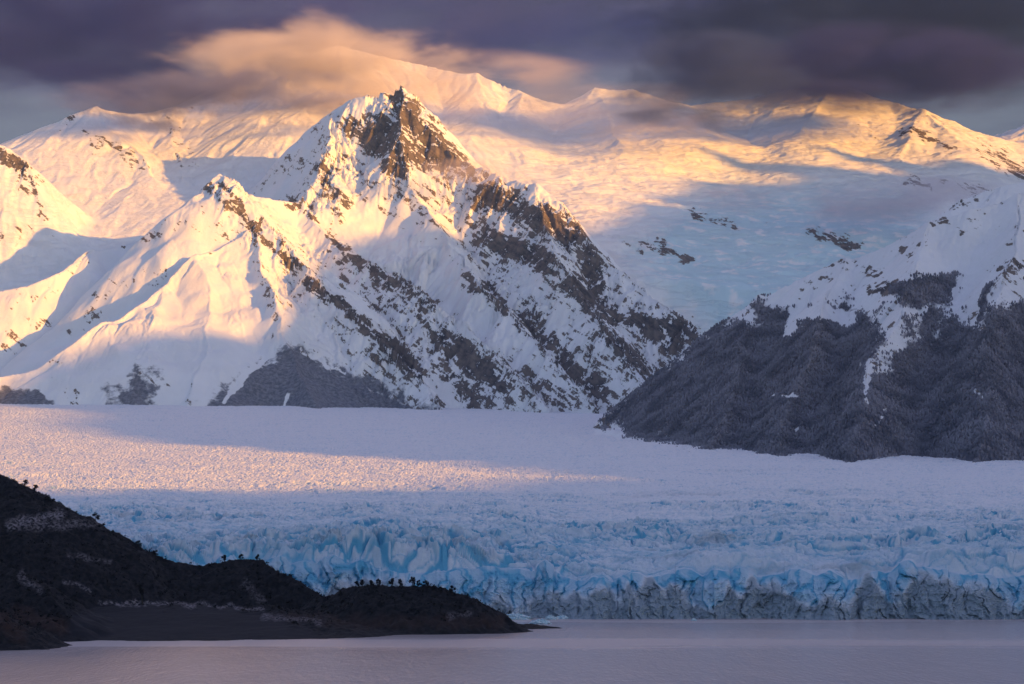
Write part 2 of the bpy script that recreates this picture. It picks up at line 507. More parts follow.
st = strokes(px, py, [(84, 134, 112, 146, 6, .9), (112, 146, 142, 166, 7, .95), (150, 125, 175, 145, 6, .5), (0, 152, 36, 184, 8, .6), (700, 213, 730, 224, 4, .8), (812, 232, 858, 246, 7, .9), (645, 244, 690, 262, 5, .7),
                      (300, 60, 345, 100, 7, .5), (180, 128, 200, 172, 8, .6), (230, 110, 260, 140, 7, .5), (905, 130, 955, 148, 6, .75), (985, 150, 1024, 170, 12, .7), (940, 182, 990, 192, 5, .6), (905, 174, 925, 186, 4, .7), (560, 215, 640, 250, 5, .5), (690, 212, 735, 226, 5, .9), (60, 128, 72, 118, 4, .7), (90, 150, 110, 160, 5, .6), (168, 122, 182, 165, 6, .7), (195, 105, 215, 150, 6, .5), (215, 130, 232, 175, 6, .5), (255, 85, 285, 125, 6, .5), (285, 120, 310, 140, 5, .5), (318, 75, 345, 105, 5, .6), (655, 240, 690, 262, 6, .9), (905, 180, 930, 188, 4, .8), (950, 176, 985, 190, 4, .6), (20, 175, 45, 215, 5, .5), (860, 120, 880, 140, 4, .4)], 5)
rock = (0.85 - 0.45 * icef) * np.clip((sl - 0.95) * 1.1, -0.30, 0.5) + 0.85 * st + 0.16 * fbm(X / 300, Y / 300, 4, 341) - 0.03
icy = np.clip(poly(px, py, [(640, 250), (720, 195), (900, 200), (940, 250), (800, 300), (720, 330)], 25) * (0.15 + 1.1 * np.clip(ridged(X / 150, Y / 90, 5, 351, 0.6) - 0.35, -0.2, 0.8)), 0, 0.7)
mat_m2 = mountain_mat('icefield_snow', snow=(0.82, 0.84, 0.87), ice=True)
o = grid_mesh('icefield_massif', X, Y, h, mat_m2, {'rock': rock, 'forest': np.zeros(X.shape, F32), 'ice': icy})
tag(o, 'far snow covered massif and ice field glowing gold under the dark cloud', 'mountain', 'structure')
M2X, M2Y, M2H = X, Y, h

# ------------------------------------------------------------------ wooded hill on the right
X, Y = polar(520, 1250, 1.1, np.arange(4900, 8800, 6.0))
wx = X + 30 * fbm(X / 600, Y / 600, 3, 411)
wy = Y + 30 * fbm(X / 600, Y / 600, 3, 415)
M3 = [
    (0.85, 99999, [(622, 432, 7.4), (632, 407, 7.4), (656, 377, 7.35), (706, 334, 7.3), (760, 302, 7.2), (810, 277, 7.15), (870, 252, 7.1), (930, 228, 7.0), (970, 212, 7.0), (1024, 200, 7.0), (1130, 180, 7.0), (1300, 160, 7.0)]),
    (0.80, 99999, [(900, 245, 8.3), (945, 214, 8.3), (962, 200, 8.3), (1000, 187, 8.3), (1130, 165, 8.3), (1300, 140, 8.3)]),
    (0.85, 99999, [(930, 228, 7.0), (905, 290, 6.5), (872, 370, 5.9), (850, 462, 5.2)]),
    (0.85, 99999, [(1024, 200, 7.0), (1008, 260, 6.5), (990, 340, 5.9), (985, 465, 5.15)]),
    (0.85, 99999, [(1130, 180, 7.0), (1100, 300, 6.2), (1090, 470, 5.1)]),
    (0.85, 99999, [(1240, 165, 7.0), (1215, 300, 6.1), (1200, 475, 5.0)]),
    (0.30, 99999, [(606, 428, 6.9), (645, 440, 6.3), (700, 456, 5.7)]),
    (0.85, 99999, [(760, 302, 7.2), (742, 352, 6.75), (722, 405, 6.25), (715, 452, 5.8)]),
    (0.85, 99999, [(840, 264, 7.12), (815, 330, 6.5), (790, 400, 6.0), (780, 460, 5.45)]),
]
h = ridges(wx, wy, M3, np.full(X.shape, 100, F32), 80.0)
h = carve(h, X, Y, [(620, 14), (240, 5), (100, 3), (50, 2)], 420)
h = h + 2.5 * ridged(X / 45, Y / 45, 3, 477)
gx, gy = grad(h, X, Y)
sl = np.hypot(gx, gy)
px, py = pix(X, Y, h)
fline = [(700, 490), (690, 455), (640, 434), (606, 424), (612, 405), (660, 362), (705, 332), (770, 305), (800, 312), (845, 310), (862, 318), (880, 312), (872, 355), (868, 372), (884, 372), (905, 330), (950, 312), (953, 328), (968, 322), (985, 305), (1024, 302), (1280, 290), (1280, 490)]
forest = poly(px, py, fline, 20, 18)
forest = np.maximum(forest, 0.8 * poly(px, py, [(890, 285), (925, 270), (962, 276), (955, 305), (905, 310)], 7, 9))
forest = np.maximum(forest, 0.8 * poly(px, py, [(972, 320), (985, 285), (995, 278), (990, 300), (980, 322)], 4, 5))
chute = np.maximum.reduce([strokes(px, py, [(787, 335, 792, 318, 5, 1), (800, 312, 850, 318, 6, 1), (865, 385, 870, 365, 5, 1), (795, 395, 770, 397, 2, .8), (863, 382, 868, 402, 2.5, .8), (980, 395, 975, 392, 2.5, .8), (885, 410, 878, 425, 2.5, .6), (798, 428, 802, 428, 2.5, .8)], 4)])
forest = np.clip(forest - chute, 0, 1)
st = strokes(px, py, [(845, 262, 880, 275, 6, .6), (872, 290, 905, 285, 8, .9), (905, 252, 930, 240, 5, .6), (965, 232, 1000, 228, 5, .6), (950, 208, 975, 200, 5, .9), (975, 192, 990, 186, 4, .9), (930, 228, 945, 215, 4, .8), (800, 290, 830, 275, 5, .6), (820, 268, 850, 256, 4, .7), (1000, 268, 1030, 262, 6, .6), (598, 428, 640, 440, 6, .8), (630, 442, 690, 454, 3, .7), (600, 415, 615, 430, 5, .8)], 5)
rock = 0.7 * np.clip((sl - 0.85) * 1.2, -0.3, 0.5) + 0.62 * st + 0.10 * fbm(X / 200, Y / 200, 3, 441)
mat_m3 = mountain_mat('frosted_hillside', snow=(0.76, 0.78, 0.83), forestc=((0.08, 0.075, 0.095), (0.24, 0.23, 0.26)))
o = grid_mesh('wooded_hill', X, Y, h, mat_m3, {'rock': rock, 'forest': forest})
tag(o, 'frost dusted wooded hillside with snowy chutes on the right of the glacier', 'hill', 'structure')
M3X, M3Y, M3H, M3F = X, Y, h, forest

# ------------------------------------------------------------------ unseen eastern range, added and shaped so its crest throws the shade line
AX = np.array([math.sin(SUN_A), -math.cos(SUN_A)]); PE = np.array([math.cos(SUN_A), math.sin(SUN_A)])
S0 = 7000.0
crest_u = [-9000, -6000, -2000, 0, 1500, 2000, 2450, 3000, 3700, 4080, 4240, 4800, 5250, 5500, 6000, 6450, 6700, 6924, 7165, 7618, 8213, 8700, 9000, 9065, 9500, 10268, 10750, 10880, 10993, 11073, 11140, 11400, 11811, 12100, 12300, 12390, 12428, 12480, 12560, 12700, 12858, 12950, 13002, 13050, 13128, 13338, 13470, 13654, 14500, 16000, 20000]
crest_z = [1500, 1700, 1750, 1650, 1520, 1470, 1370, 1288, 1320, 1470, 1700, 1950, 2040, 2140, 2470, 2640, 2640, 2600, 2757, 3058, 3293, 3480, 3389, 3300, 3400, 3615, 3780, 3880, 3848, 3803, 3970, 4000, 4191, 4070, 4130, 4500, 4690, 4500, 4300, 4150, 4120, 4460, 4560, 4480, 4220, 4280, 4143, 4135, 4200, 4500, 4200]
uu = np.concatenate([np.arange(-9000, 2000, 120), np.arange(2000, 14000, 30), np.arange(14000, 20001, 120)]).astype(F32)
ss = np.concatenate([np.arange(-4600, -400, 100), np.arange(-400, 401, 40), np.arange(500, 4700, 100)]).astype(F32)
U, V = np.meshgrid(uu, ss)
cz = np.interp(U, crest_u, np.array(crest_z)).astype(F32)
away = np.clip(np.abs(V) / 700, 0, 1)
Z = cz - 0.85 * np.abs(V) + away * (120 * ridged(U / 900, V / 900, 5, 801) - 60) + 12 * ridged(U / 160, U * 0 + 1.5, 3, 811) - 12
X = AX[0] * (S0 + V) + PE[0] * U
Y = AX[1] * (S0 + V) + PE[1] * U
gx, gy = grad(Z, X, Y)
rock = 0.6 * np.clip((np.hypot(gx, gy) - 0.8) * 1.0, -0.3, 0.5) + 0.15 * fbm(U / 500, V / 500, 4, 821)
o = grid_mesh('shading_range', X, Y, np.maximum(Z, -11), mat_m1, {'rock': rock, 'forest': np.zeros(X.shape, F32)})
tag(o, 'unseen snowy range added beyond the right edge, crest shaped to throw the shade line', 'mountain', 'structure')

# ------------------------------------------------------------------ glacier
GY = [2.3, 2.5, 3.0, 3.7, 4.4, 5.2, 6.0, 7.0, 8.0, 9.0, 10.5]
GP = [578, 563, 532, 503, 482, 463, 446, 428, 416, 408, 402]


def gprof(Y):
    return zrow(np.interp(Y / 1000, GY, GP), Y)


def front_Y(X):
    return 2405 + 0.075 * np.clip(-X, -200, 900) + 26 * fbm(X / 170, X * 0 + 3.3, 3, 501) + 22 * np.exp(-((X + 10) / 60.0) ** 2)


cols = (np.arange(-130, 1240, 1.0) - 512) / FPX
Xf = (cols * 2420).astype(F32)
Yf = front_Y(Xf)
wall_n = 110
surf = np.concatenate([np.arange(0, 500, 1.7), 500 + np.cumsum(np.linspace(1.7, 6, 260)), ])
surf = np.concatenate([surf, surf[-1] + np.cumsum(np.linspace(6, 22, 480))])
# surface rows
Ys = Yf[None, :] + 34 + surf[:, None].astype(F32)
Ys = np.minimum(Ys, 10400)
Xs = cols[None, :].astype(F32) * Ys
dist = surf[:, None].astype(F32)
zb = gprof(Ys) - 52 * np.clip((Xs + 900) / 2000, -0.3, 1) * np.clip((Ys - 6000) / 3000, 0, 1)
wxs = Xs + 22 * fbm(Xs / 90, Ys / 90, 4, 531, 0.6)
wys = Ys + 22 * fbm(Xs / 90, Ys / 90, 4, 535, 0.6)
near = np.exp(-dist / 900)
mid = np.exp(-((dist - 900) / 1500) ** 2)
sk = wxs + 0.55 * wys                                  # crevasses cut obliquely across the flow
f1, f2, cr = worley(sk / 46, wys / 30, 541)
gap = np.clip((f2 - f1) / 0.16, 0, 1)
g1, g2, gr = worley(sk / 17 + 5, wys / 13, 545)
gap2 = np.clip((g2 - g1) / 0.2, 0, 1)
rg = ridged(sk / 120, wys / 75, 5, 551, 0.55)
big = fbm(Xs / 300, Ys / 200, 3, 561)
rag = np.clip(0.75 + 0.9 * fbm(Xs / 380, Ys / 260, 2, 565), 0.25, 1.5)
sz = near * rag * (8 * (cr - 0.5) + 6 * (gap - 1) + 4 * (gr - 0.5) + 3 * (gap2 - 1) + 15 * rg + 7 * np.abs(perlin(sk / 28, wys / 60, 553))) + near * 17 * big
sz = sz + (1 - near) * (1.1 * ridged(wxs / 60, wys / 60, 4, 571, 0.6) + 2.0 * (gr - 0.5) + 1.0 * (gap2 - 1) + 5 * big)
sz = sz + 1.2 * ridged(Xs / 11, Ys / 11, 3, 575) + near * 4.5 * rag * ridged(sk / 30, wys / 15, 4, 577, 0.6)
# pinnacles along the lip
pk1, _, pkr = worley(Xf / 33 + 0.35 * fbm(Xf / 30, Xf * 0, 2, 582), Xf * 0 + 0.5, 583)           # pointed towers of ice, each with its own height
spire = 26 * pkr * np.clip(0.62 - pk1, 0, 1) - 4 + 14 * fbm(Xf / 150, Xf * 0 + 9.1, 4, 585)
zlip = gprof(Yf + 34) - 6
fade = np.exp(-dist / 22)
zs = zb * (1 - fade) + (zlip + spire)[None, :] * fade + sz * np.clip(dist / 20, 0.2, 1)
blue = near ** 0.6 * rag * (0.75 * (1 - gap) * (0.4 + cr) + 0.35 * (1 - gap2) + 1.1 * np.clip(-rg - 0.05, 0, 1) + 0.5 * np.clip(0.35 - cr, 0, 1)) + 0.34 * np.exp(-(dist / 1050) ** 2) + 0.10 + 0.35 * (1 - near) * (1 - gap2)
dirt = np.clip(0.10 + 0.35 * np.exp(-((Xs + 255) / 130) ** 2 - ((dist - 130) / 110) ** 2) + 0.55 * fbm(Xs / 130 + 0.3 * Ys / 130, Ys / 60, 4, 591), 0, 1) * near ** 0.5 + 0.22 * np.clip(perlin(Xs / 1400 + 0.1, Ys / 190, 597) + 0.5 * perlin(Xs / 500, Ys / 70, 599) - 0.1, 0, 1) + 0.25 * np.clip(g1 - 0.45, 0, 1) * (1 - near)
# wall rows
t = np.linspace(0, 1, wall_n, endpoint=False, dtype=F32)[:, None]
zw = -4 + t * (zs[0][None, :] + 4)
Xw = np.repeat(Xf[None, :], wall_n, 0)
lx = Xw + 9 * fbm(Xw / 45, zw / 38, 4, 602, 0.6) + 0.15 * zw * np.sign(perlin(Xw / 160, zw * 0 + 0.3, 604))
flute = ridged(lx / 34, zw / 120, 4, 601, 0.6)
blk1, blk2, blkr = worley(lx / 15, zw / 48, 605)
blo1, blo2, blor = worley(lx / 8, zw / 16 + 4, 606)
off = 8 * flute + 10 * (blkr - 0.5) + 4 * (blor - 0.5) + 3 * (np.clip((blk2 - blk1) / 0.15, 0, 1) - 1) + 3 * ridged(lx / 50, zw / 30, 4, 608) + 2.0 * ridged(Xw / 6, zw / 6, 3, 609)
pyr = np.exp(-np.abs((Xw - 76) / 34.0) ** 1.6)              # the grey pyramid that leans out of the cliff
butt = np.clip(fbm(Xw / 70, zw * 0 + 2.0, 3, 611), -1, 1) * 24 * (1 - t) + 26 * pyr * (1 - t)
Yw = Yf[None, :] + 34 * t ** 1.3 - 4 - (off + butt) * np.clip(4 * (1 - t), 0, 1) * 0.8 - 7 * (1 - t) ** 2
Xw = Xw * (Yw / 2420) * (2420 / Yf[None, :]) * (Yf[None, :] / 2420)
hgt = zw / np.maximum(zs[0][None, :], 20)
thr = 0.23 + 0.46 * np.clip(ridged(Xw / 120, zw * 0 + 4.4, 3, 617, 0.6), -0.8, 1.2) + 0.55 * pyr
for xs_, ws_, hs_ in ((118, 7, .35), (140, 5, .3), (168, 11, .45), (292, 9, .6), (262, 5, .3), (370, 16, .3), (430, 8, .3), (520, 12, .25)):
    thr = thr + hs_ * np.exp(-((Xw - xs_) / ws_) ** 2)
dl = np.clip((thr - hgt) * 3.2 + 0.35 + 0.5 * fbm(Xw / 40, zw / 24, 4, 615), 0, 1)
bluew = np.clip(0.62 + 0.7 * np.clip(-flute, 0, 1) + 0.4 * (1 - np.clip((blk2 - blk1) / 0.2, 0, 1)), 0, 1) * (1 - 0.75 * dl)
Xa = np.vstack([Xw, Xs]); Ya = np.vstack([Yw, Ys]); Za = np.vstack([zw, zs])
m, q, b = new_mat('glacier_ice')
pos = q.pos()
nf = q.noise(pos, 0.12, 6, 0.65)
nb = q.noise(pos, 0.02, 5, 0.6)
bl = q.math('ADD', q.attr('blue'), q.math('MULTIPLY', q.math('SUBTRACT', nb, 0.5), 0.5))
bl = q.smooth(bl, 0.12, 1.0)
c = q.mix(bl, (0.66, 0.69, 0.76), (0.09, 0.36, 0.57))
dd = q.math('ADD', q.attr('dirt'), q.math('MULTIPLY', q.math('SUBTRACT', nf, 0.5), 0.6))
c = q.mix(q.smooth(dd, 0.15, 0.95), c, (0.23, 0.30, 0.37))
c = q.mix(q.smooth(nf, 0.62, 0.75, 0, 0.25), c, (0.25, 0.28, 0.31))
q.l.new(c, b.inputs['Base Color'])
b.inputs['Roughness'].default_value = 0.55
b.inputs['Specular IOR Level'].default_value = 0.3
bm = q.node('ShaderNodeBump')
bm.inputs['Strength'].default_value = 0.45
bm.inputs['Distance'].default_value = 3.0
q.l.new(q.math('ADD', nf, q.math('MULTIPLY', q.noise(pos, 0.5, 4, 0.6), 0.35)), bm.inputs['Height'])
q.l.new(bm.outputs[0], b.inputs['Normal'])
o = grid_mesh('glacier', Xa, Ya, Za, m, {'blue': np.vstack([bluew, blue]), 'dirt': np.vstack([dl, dirt])}, smooth=False)
tag(o, 'wide crevassed blue glacier ending in a jagged ice cliff above the lake', 'glacier', 'structure')

# ------------------------------------------------------------------ lake
m, q, b = new_mat('lake_water')
pos = q.pos()
sx = q.node('ShaderNodeSeparateXYZ')
q.l.new(pos, sx.inputs[0])
wob = q.math('MULTIPLY', q.math('SUBTRACT', q.noise(q.scale(pos, (0.0022, 0.006, 1)), 1.0, 3, 0.5), 0.5), 170.0)
yy = q.math('ADD', sx.outputs[1], wob)


def lane_at(c_, hw):
    return q.smooth(q.math('ABSOLUTE', q.math('SUBTRACT', yy, c_)), hw, 0.0)


thin = q.noise(q.scale(pos, (0.0012, 0.02, 1)), 1.0, 4, 0.6)
lane = q.math('MAXIMUM', lane_at(1885.0, 120.0), lane_at(2345.0, 70.0))
lane = q.math('MULTIPLY', lane, q.smooth(thin, 0.30, 0.55, 0.35, 1.0))
rip = q.noise(q.scale(pos, (0.22, 0.045, 1)), 1.0, 4, 0.65)
rip2 = q.noise(q.scale(pos, (0.03, 0.009, 1)), 1.0, 3, 0.6)
b.inputs['Base Color'].default_value = (0.44, 0.40, 0.42, 1)      # milky with glacial flour
b.inputs['IOR'].default_value = 1.33
q.l.new(q.smooth(lane, 0.0, 0.8, 0.18, 0.34), b.inputs['Roughness'])
bm = q.node('ShaderNodeBump')
q.l.new(q.smooth(lane, 0.0, 0.8, 0.8, 0.35), bm.inputs['Strength'])
bm.inputs['Distance'].default_value = 2.2
q.l.new(q.math('ADD', rip, q.math('MULTIPLY', rip2, 1.2)), bm.inputs['Height'])
q.l.new(bm.outputs[0], b.inputs['Normal'])
co = np.array([(-9000, -3000, 0), (9000, -3000, 0), (9000, 4000, 0), (-9000, 4000, 0)], F32)
o = raw_mesh('lake', co, np.array([[0, 1, 2, 3]]), m)
tag(o, 'still grey violet lake with pale wind lanes in front of the glacier', 'lake', 'structure')
# bedrock sheet under everything, out to the horizon
m, q, b = new_mat('bedrock')
q.l.new(q.mix(q.noise(q.pos(), 0.01, 5), (0.08, 0.075, 0.07), (0.16, 0.15, 0.14)), b.inputs['Base Color'])
co = np.array([(-60000, -60000, -12), (60000, -60000, -12), (60000, 60000, -12), (-60000, 60000, -12)], F32)
o = raw_mesh('ground', co, np.array([[0, 1, 2, 3]]), m)
tag(o, 'bare lowland ground beneath the lake and mountains', 'ground', 'structure')

# ------------------------------------------------------------------ dark headland
X, Y = polar(-130, 580, 0.8, np.arange(1640, 2960, 2.2))
wx = X + 7 * fbm(X / 60, Y / 60, 4, 701)
wy = Y + 7 * fbm(X / 60, Y / 60, 4, 705)
HL = [
    (0.55, 9e9, [(-180, 425, 2.7), (-60, 446, 2.6), (-8, 470, 2.55), (16, 489, 2.5), (42, 511, 2.45), (70, 529, 2.4)]),
    (0.70, 9e9, [(-160, 555, 2.15), (-40, 532, 2.2), (18, 524, 2.22), (50, 513, 2.25), (90, 518, 2.27), (112, 530, 2.28), (140, 547, 2.28), (168, 561, 2.28), (200, 566, 2.28), (228, 560, 2.28), (262, 561, 2.27), (290, 577, 2.24), (312, 593, 2.2), (330, 604, 2.16)]),
    (0.60, 9e9, [(318, 600, 2.17), (345, 590, 2.15), (375, 586, 2.13), (405, 585, 2.12), (440, 589, 2.11), (465, 597, 2.10), (495, 612, 2.10), (520, 628, 2.08)]),
    (0.14, 9e9, [(505, 622, 2.17), (525, 624, 2.17), (547, 626.5, 2.16)]),
    (0.50, 9e9, [(-160, 570, 1.9), (-60, 590, 1.85), (0, 612, 1.83), (20, 630, 1.81), (44, 646, 1.79)]),
    (0.55, 9e9, [(-160, 530, 2.12), (-40, 548, 2.08), (20, 572, 2.03), (48, 597, 1.98), (74, 624, 1.94)]),
    (0.13, 9e9, [(85, 607, 2.13), (180, 604, 2.13), (260, 608, 2.12), (320, 620, 2.1), (500, 627, 2.10)]),
]
h = ridges(wx, wy, HL, np.full(X.shape, -6, F32), 3.0)
px, py = pix(X, Y, h)
beach = poly(px, py, [(70, 640), (70, 612), (110, 604), (200, 606), (260, 612), (330, 640)], 4, 5)
flat = 1 - 0.93 * beach
h = h + flat * (3.0 * fbm(X / 34, Y / 34, 4, 711) + 1.6 * ridged(X / 13, Y / 13, 3, 715)) * np.clip((h + 3) / 12, 0.1, 1)
px, py = pix(X, Y, h)
pale = np.maximum(strokes(px, py, [(12, 524, 60, 514, 6, 1), (30, 527, 100, 522, 5, .7), (100, 603, 195, 604, 2.2, 1), (195, 603, 262, 610, 1.6, .9), (262, 616, 320, 622, 3, .6), (450, 616, 470, 612, 4, .5), (20, 575, 40, 592, 4, .6), (62, 580, 90, 590, 1.5, .7), (245, 585, 262, 600, 6, .45), (70, 555, 110, 562, 3, .5)], 3), 0)
red = np.clip(strokes(px, py, [(0, 618, 20, 635, 9, 1), (20, 615, 70, 628, 8, 1), (330, 622, 500, 622, 7, .7), (270, 620, 320, 618, 6, .6)], 4), 0, 1)
m, q, b = new_mat('headland_rock')
pos = q.pos()
n = q.noise(pos, 0.16, 8, 0.68)
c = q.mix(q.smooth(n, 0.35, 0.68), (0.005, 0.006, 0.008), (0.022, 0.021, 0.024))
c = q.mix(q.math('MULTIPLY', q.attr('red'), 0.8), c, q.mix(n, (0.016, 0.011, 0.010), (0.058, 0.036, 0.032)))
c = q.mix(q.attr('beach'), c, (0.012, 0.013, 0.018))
pm = q.math('MULTIPLY', q.attr('pale'), q.smooth(q.noise(pos, 0.30, 6, 0.7), 0.42, 0.60))
c = q.mix(pm, c, (0.19, 0.175, 0.20))
q.l.new(c, b.inputs['Base Color'])
b.inputs['Roughness'].default_value = 0.9
b.inputs['Specular IOR Level'].default_value = 0.15
bm = q.node('ShaderNodeBump')
bm.inputs['Strength'].default_value = 0.8
bm.inputs['Distance'].default_value = 1.5
q.l.new(q.math('MULTIPLY', n, q.math('SUBTRACT', 1.0, q.math('MULTIPLY', q.attr('beach'), 0.9))), bm.inputs['Height'])
q.l.new(bm.outputs[0], b.inputs['Normal'])
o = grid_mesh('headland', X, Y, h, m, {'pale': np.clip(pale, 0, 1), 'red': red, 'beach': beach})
tag(o, 'dark rocky headland with low scrub jutting into the lake from the left', 'headland', 'structure')
HX, HY, HH, HB = X, Y, h, np.maximum(beach, 0.8 * np.clip(pale, 0, 1))


def hit(px, py, GX, GY_, GH):
    cc = 512 + FPX * GX[0] / GY_[0]
    c = int(np.argmin(np.abs(cc - px)))
    a, bb = pix(GX[:, c], GY_[:, c], GH[:, c])
    r = np.where(bb <= py)[0]
    r = r[0] if len(r) else int(np.argmin(bb))
    return np.array([GX[r, c], GY_[r, c], GH[r, c]], float)


# ------------------------------------------------------------------ foliage helpers
def leaf_faces(cen, rad, n, size, rg):
    """n leaf clumps (bent quads) spread through an ellipsoid"""
    d = rg.normal(size=(n, 3)); d /= np.linalg.norm(d, axis=1)[:, None]
    p = cen + d * rad * (rg.random((n, 1)) ** 0.4)
    u = rg.normal(size=(n, 3)); u /= np.linalg.norm(u, axis=1)[:, None]
    v = np.cross(u, rg.normal(size=(n, 3))); v /= np.linalg.norm(v, axis=1)[:, None]
    s = size * (0.6 + 0.8 * rg.random((n, 1)))
    q4 = np.stack([p - u * s, p - v * s * 0.7, p + u * s, p + v * s * 0.7], 1)
    return q4.reshape(-1, 3)


def leaf_mat(name, a, bcol, scale):
    m, q, b = new_mat(name)
    q.l.new(q.mix(q.smooth(q.noise(q.pos(), scale, 3), 0.35, 0.65), a, bcol), b.inputs['Base Color'])
    b.inputs['Roughness'].default_value = 0.9
    b.inputs['Specular IOR Level'].default_value = 0.1
    return m


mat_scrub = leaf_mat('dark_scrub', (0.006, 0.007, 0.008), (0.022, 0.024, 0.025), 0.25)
mat_bark = leaf_mat('dark_bark', (0.02, 0.018, 0.017), (0.05, 0.045, 0.04), 1.0)

# scrub on the headland: one mass
q4 = []
r0 = np.random.default_rng(21)
cand = r0.integers(0, HX.size, 60000)
cnt = 0
slope_ok = (HH > 5)
for k in cand:
    i, j = divmod(int(k), HX.shape[1])
    if not slope_ok[i, j] or r0.random() < HB[i, j] * 1.2 or HH[i, j] < 9 + 12 * r0.random():
        continue
    rr = 0.7 + 2.4 * r0.random() ** 3
    q4.append(leaf_faces(np.array([HX[i, j], HY[i, j], HH[i, j] + rr * 0.5]), np.array([rr, rr, rr * 0.8]), 9, rr * 0.42, r0))
    cnt += 1
    if cnt > 16000:
        break
co = np.concatenate(q4)
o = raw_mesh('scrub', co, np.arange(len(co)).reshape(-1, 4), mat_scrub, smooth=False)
tag(o, 'low dark bushes covering the rocky headland', 'scrub', 'stuff')


def tube(p0, p1, r0_, r1_, n=6):
    p0, p1 = np.array(p0, float), np.array(p1, float)
    d = p1 - p0; d /= np.linalg.norm(d)
    a = np.cross(d, [0.3, 0.9, 0.1]); a /= np.linalg.norm(a); b_ = np.cross(d, a)
    ang = np.linspace(0, 2 * math.pi, n, endpoint=False)
    ring = np.cos(ang)[:, None] * a + np.sin(ang)[:, None] * b_
    v = np.vstack([p0 + ring * r0_, p1 + ring * r1_])
    f = [(i, (i + 1) % n, n + (i + 1) % n, n + i) for i in range(n)]
    return v, np.array(f)


def tree(px, py, hgt, spread, label, seed, lean=0.0):
    rg = np.random.default_rng(seed)
    base_p = hit(px, py + 1.0, HX, HY, HH)
    root = bpy.data.objects.new('wind_bent_tree', None)
    COL.objects.link(root)
    root.location = base_p
    tag(root, label, 'tree', None, 'trees along the headland crest')
    vs, fs, n0 = [], [], 0
    segs = [((0, 0, -0.6), (lean * hgt * 0.4, 0, hgt * 0.45), 0.05 * hgt, 0.03 * hgt), ((lean * hgt * 0.4, 0, hgt * 0.45), (lean * hgt, 0, hgt * 0.9), 0.03 * hgt, 0.01 * hgt)]
    tips = []
    for k in range(5):
        t = 0.15 + 0.6 * k / 5
        a = rg.random() * 6.28
        b0 = np.array([lean * hgt * t, 0, hgt * t])
        b1 = b0 + np.array([math.cos(a) * spread * 0.7, math.sin(a) * spread * 0.7, hgt * (0.12 + 0.12 * rg.random())])
        segs.append((b0, b1, 0.022 * hgt, 0.008 * hgt))
        tips.append(b1)
    tips.append(np.array([lean * hgt, 0, hgt * 0.9]))
    for a, b_, r0_, r1_ in segs:
        v, f = tube(a, b_, r0_, r1_)
        vs.append(v); fs.append(f + n0); n0 += len(v)
    t_ = raw_mesh('trunk', np.vstack(vs), np.vstack(fs), mat_bark)
    t_.parent = root
    lv = [leaf_faces(p, np.array([spread * 0.5, spread * 0.5, hgt * 0.17]) * (0.7 + 0.6 * rg.random()), 60, 0.36 + 0.03 * hgt, rg) for p in tips]
    co = np.concatenate(lv)
    c_ = raw_mesh('crown', co, np.arange(len(co)).reshape(-1, 4), mat_scrub, smooth=False)
    c_.parent = root
    return root


TREES = [
    (358, 587, 5.0, 2.2, 'small dark tree, leftmost of the row on the low peninsula crest'),
    (364, 586, 6.0, 2.6, 'dark bushy tree second from the left on the low peninsula crest'),
    (372, 586, 5.2, 2.2, 'dark tree third from the left on the low peninsula crest'),
    (380, 585, 6.0, 2.0, 'narrow dark tree fourth from the left on the low peninsula crest'),
    (393, 585, 7.2, 3.0, 'wide rounded dark tree left of the peninsula summit'),
    (401, 584, 6.6, 1.8, 'slender dark tree close beside the wide one at the peninsula summit'),
    (413, 585, 8.0, 2.6, 'tall spiky dark tree standing on the peninsula summit'),
    (420, 586, 6.2, 2.2, 'dark tree just right of the tall spiky one on the peninsula summit'),
    (427, 587, 6.6, 2.6, 'dark round tree at the right end of the peninsula summit row'),
    (434, 590, 4.6, 1.8, 'small dark tree where the peninsula crest starts to drop'),
    (441, 592, 4.6, 2.2, 'low dark tree in the gap before the last tree of the peninsula'),
    (453, 594, 8.0, 3.2, 'big dark tree standing alone at the right end of the peninsula crest'),
    (97, 521, 7.5, 3.6, 'rounded dark tree on the shoulder of the pale topped hill'),
    (26, 482, 6.5, 3.0, 'dark tree on the upper left slope against the ice'),
    (36, 491, 7.5, 3.2, 'bushy dark tree lower down the upper left slope'),
    (49, 501, 6.5, 3.0, 'dark tree at the foot of the upper left slope'),
    (140, 547, 6.5, 3.4, 'dark spreading tree on the descending ridge in the middle of the headland'),
    (157, 556, 6.0, 3.0, 'dark tree just below the spreading one on the descending ridge'),
    (226, 560, 6.0, 2.6, 'thin dark tree in the saddle before the rounded knoll'),
    (243, 559, 5.6, 2.2, 'dark little tree on top of the rounded knoll'),
    (259, 560, 5.6, 2.2, 'dark little tree on the right shoulder of the rounded knoll'),
    (145, 604, 18, 1.6, 'tall thin dark tree standing above the dark beach'),
]
for k, (a, b_, hh, sp, lab) in enumerate(TREES):
    tree(a, b_, hh * 1.15, sp * 1.15, lab, 900 + k, lean=random.uniform(-0.12, 0.16))

# ------------------------------------------------------------------ frosted forest on the right hill and on the far slope: masses of trees
mat_forest = leaf_mat('frosted_trees', (0.125, 0.13, 0.17), (0.255, 0.255, 0.31), 0.012)


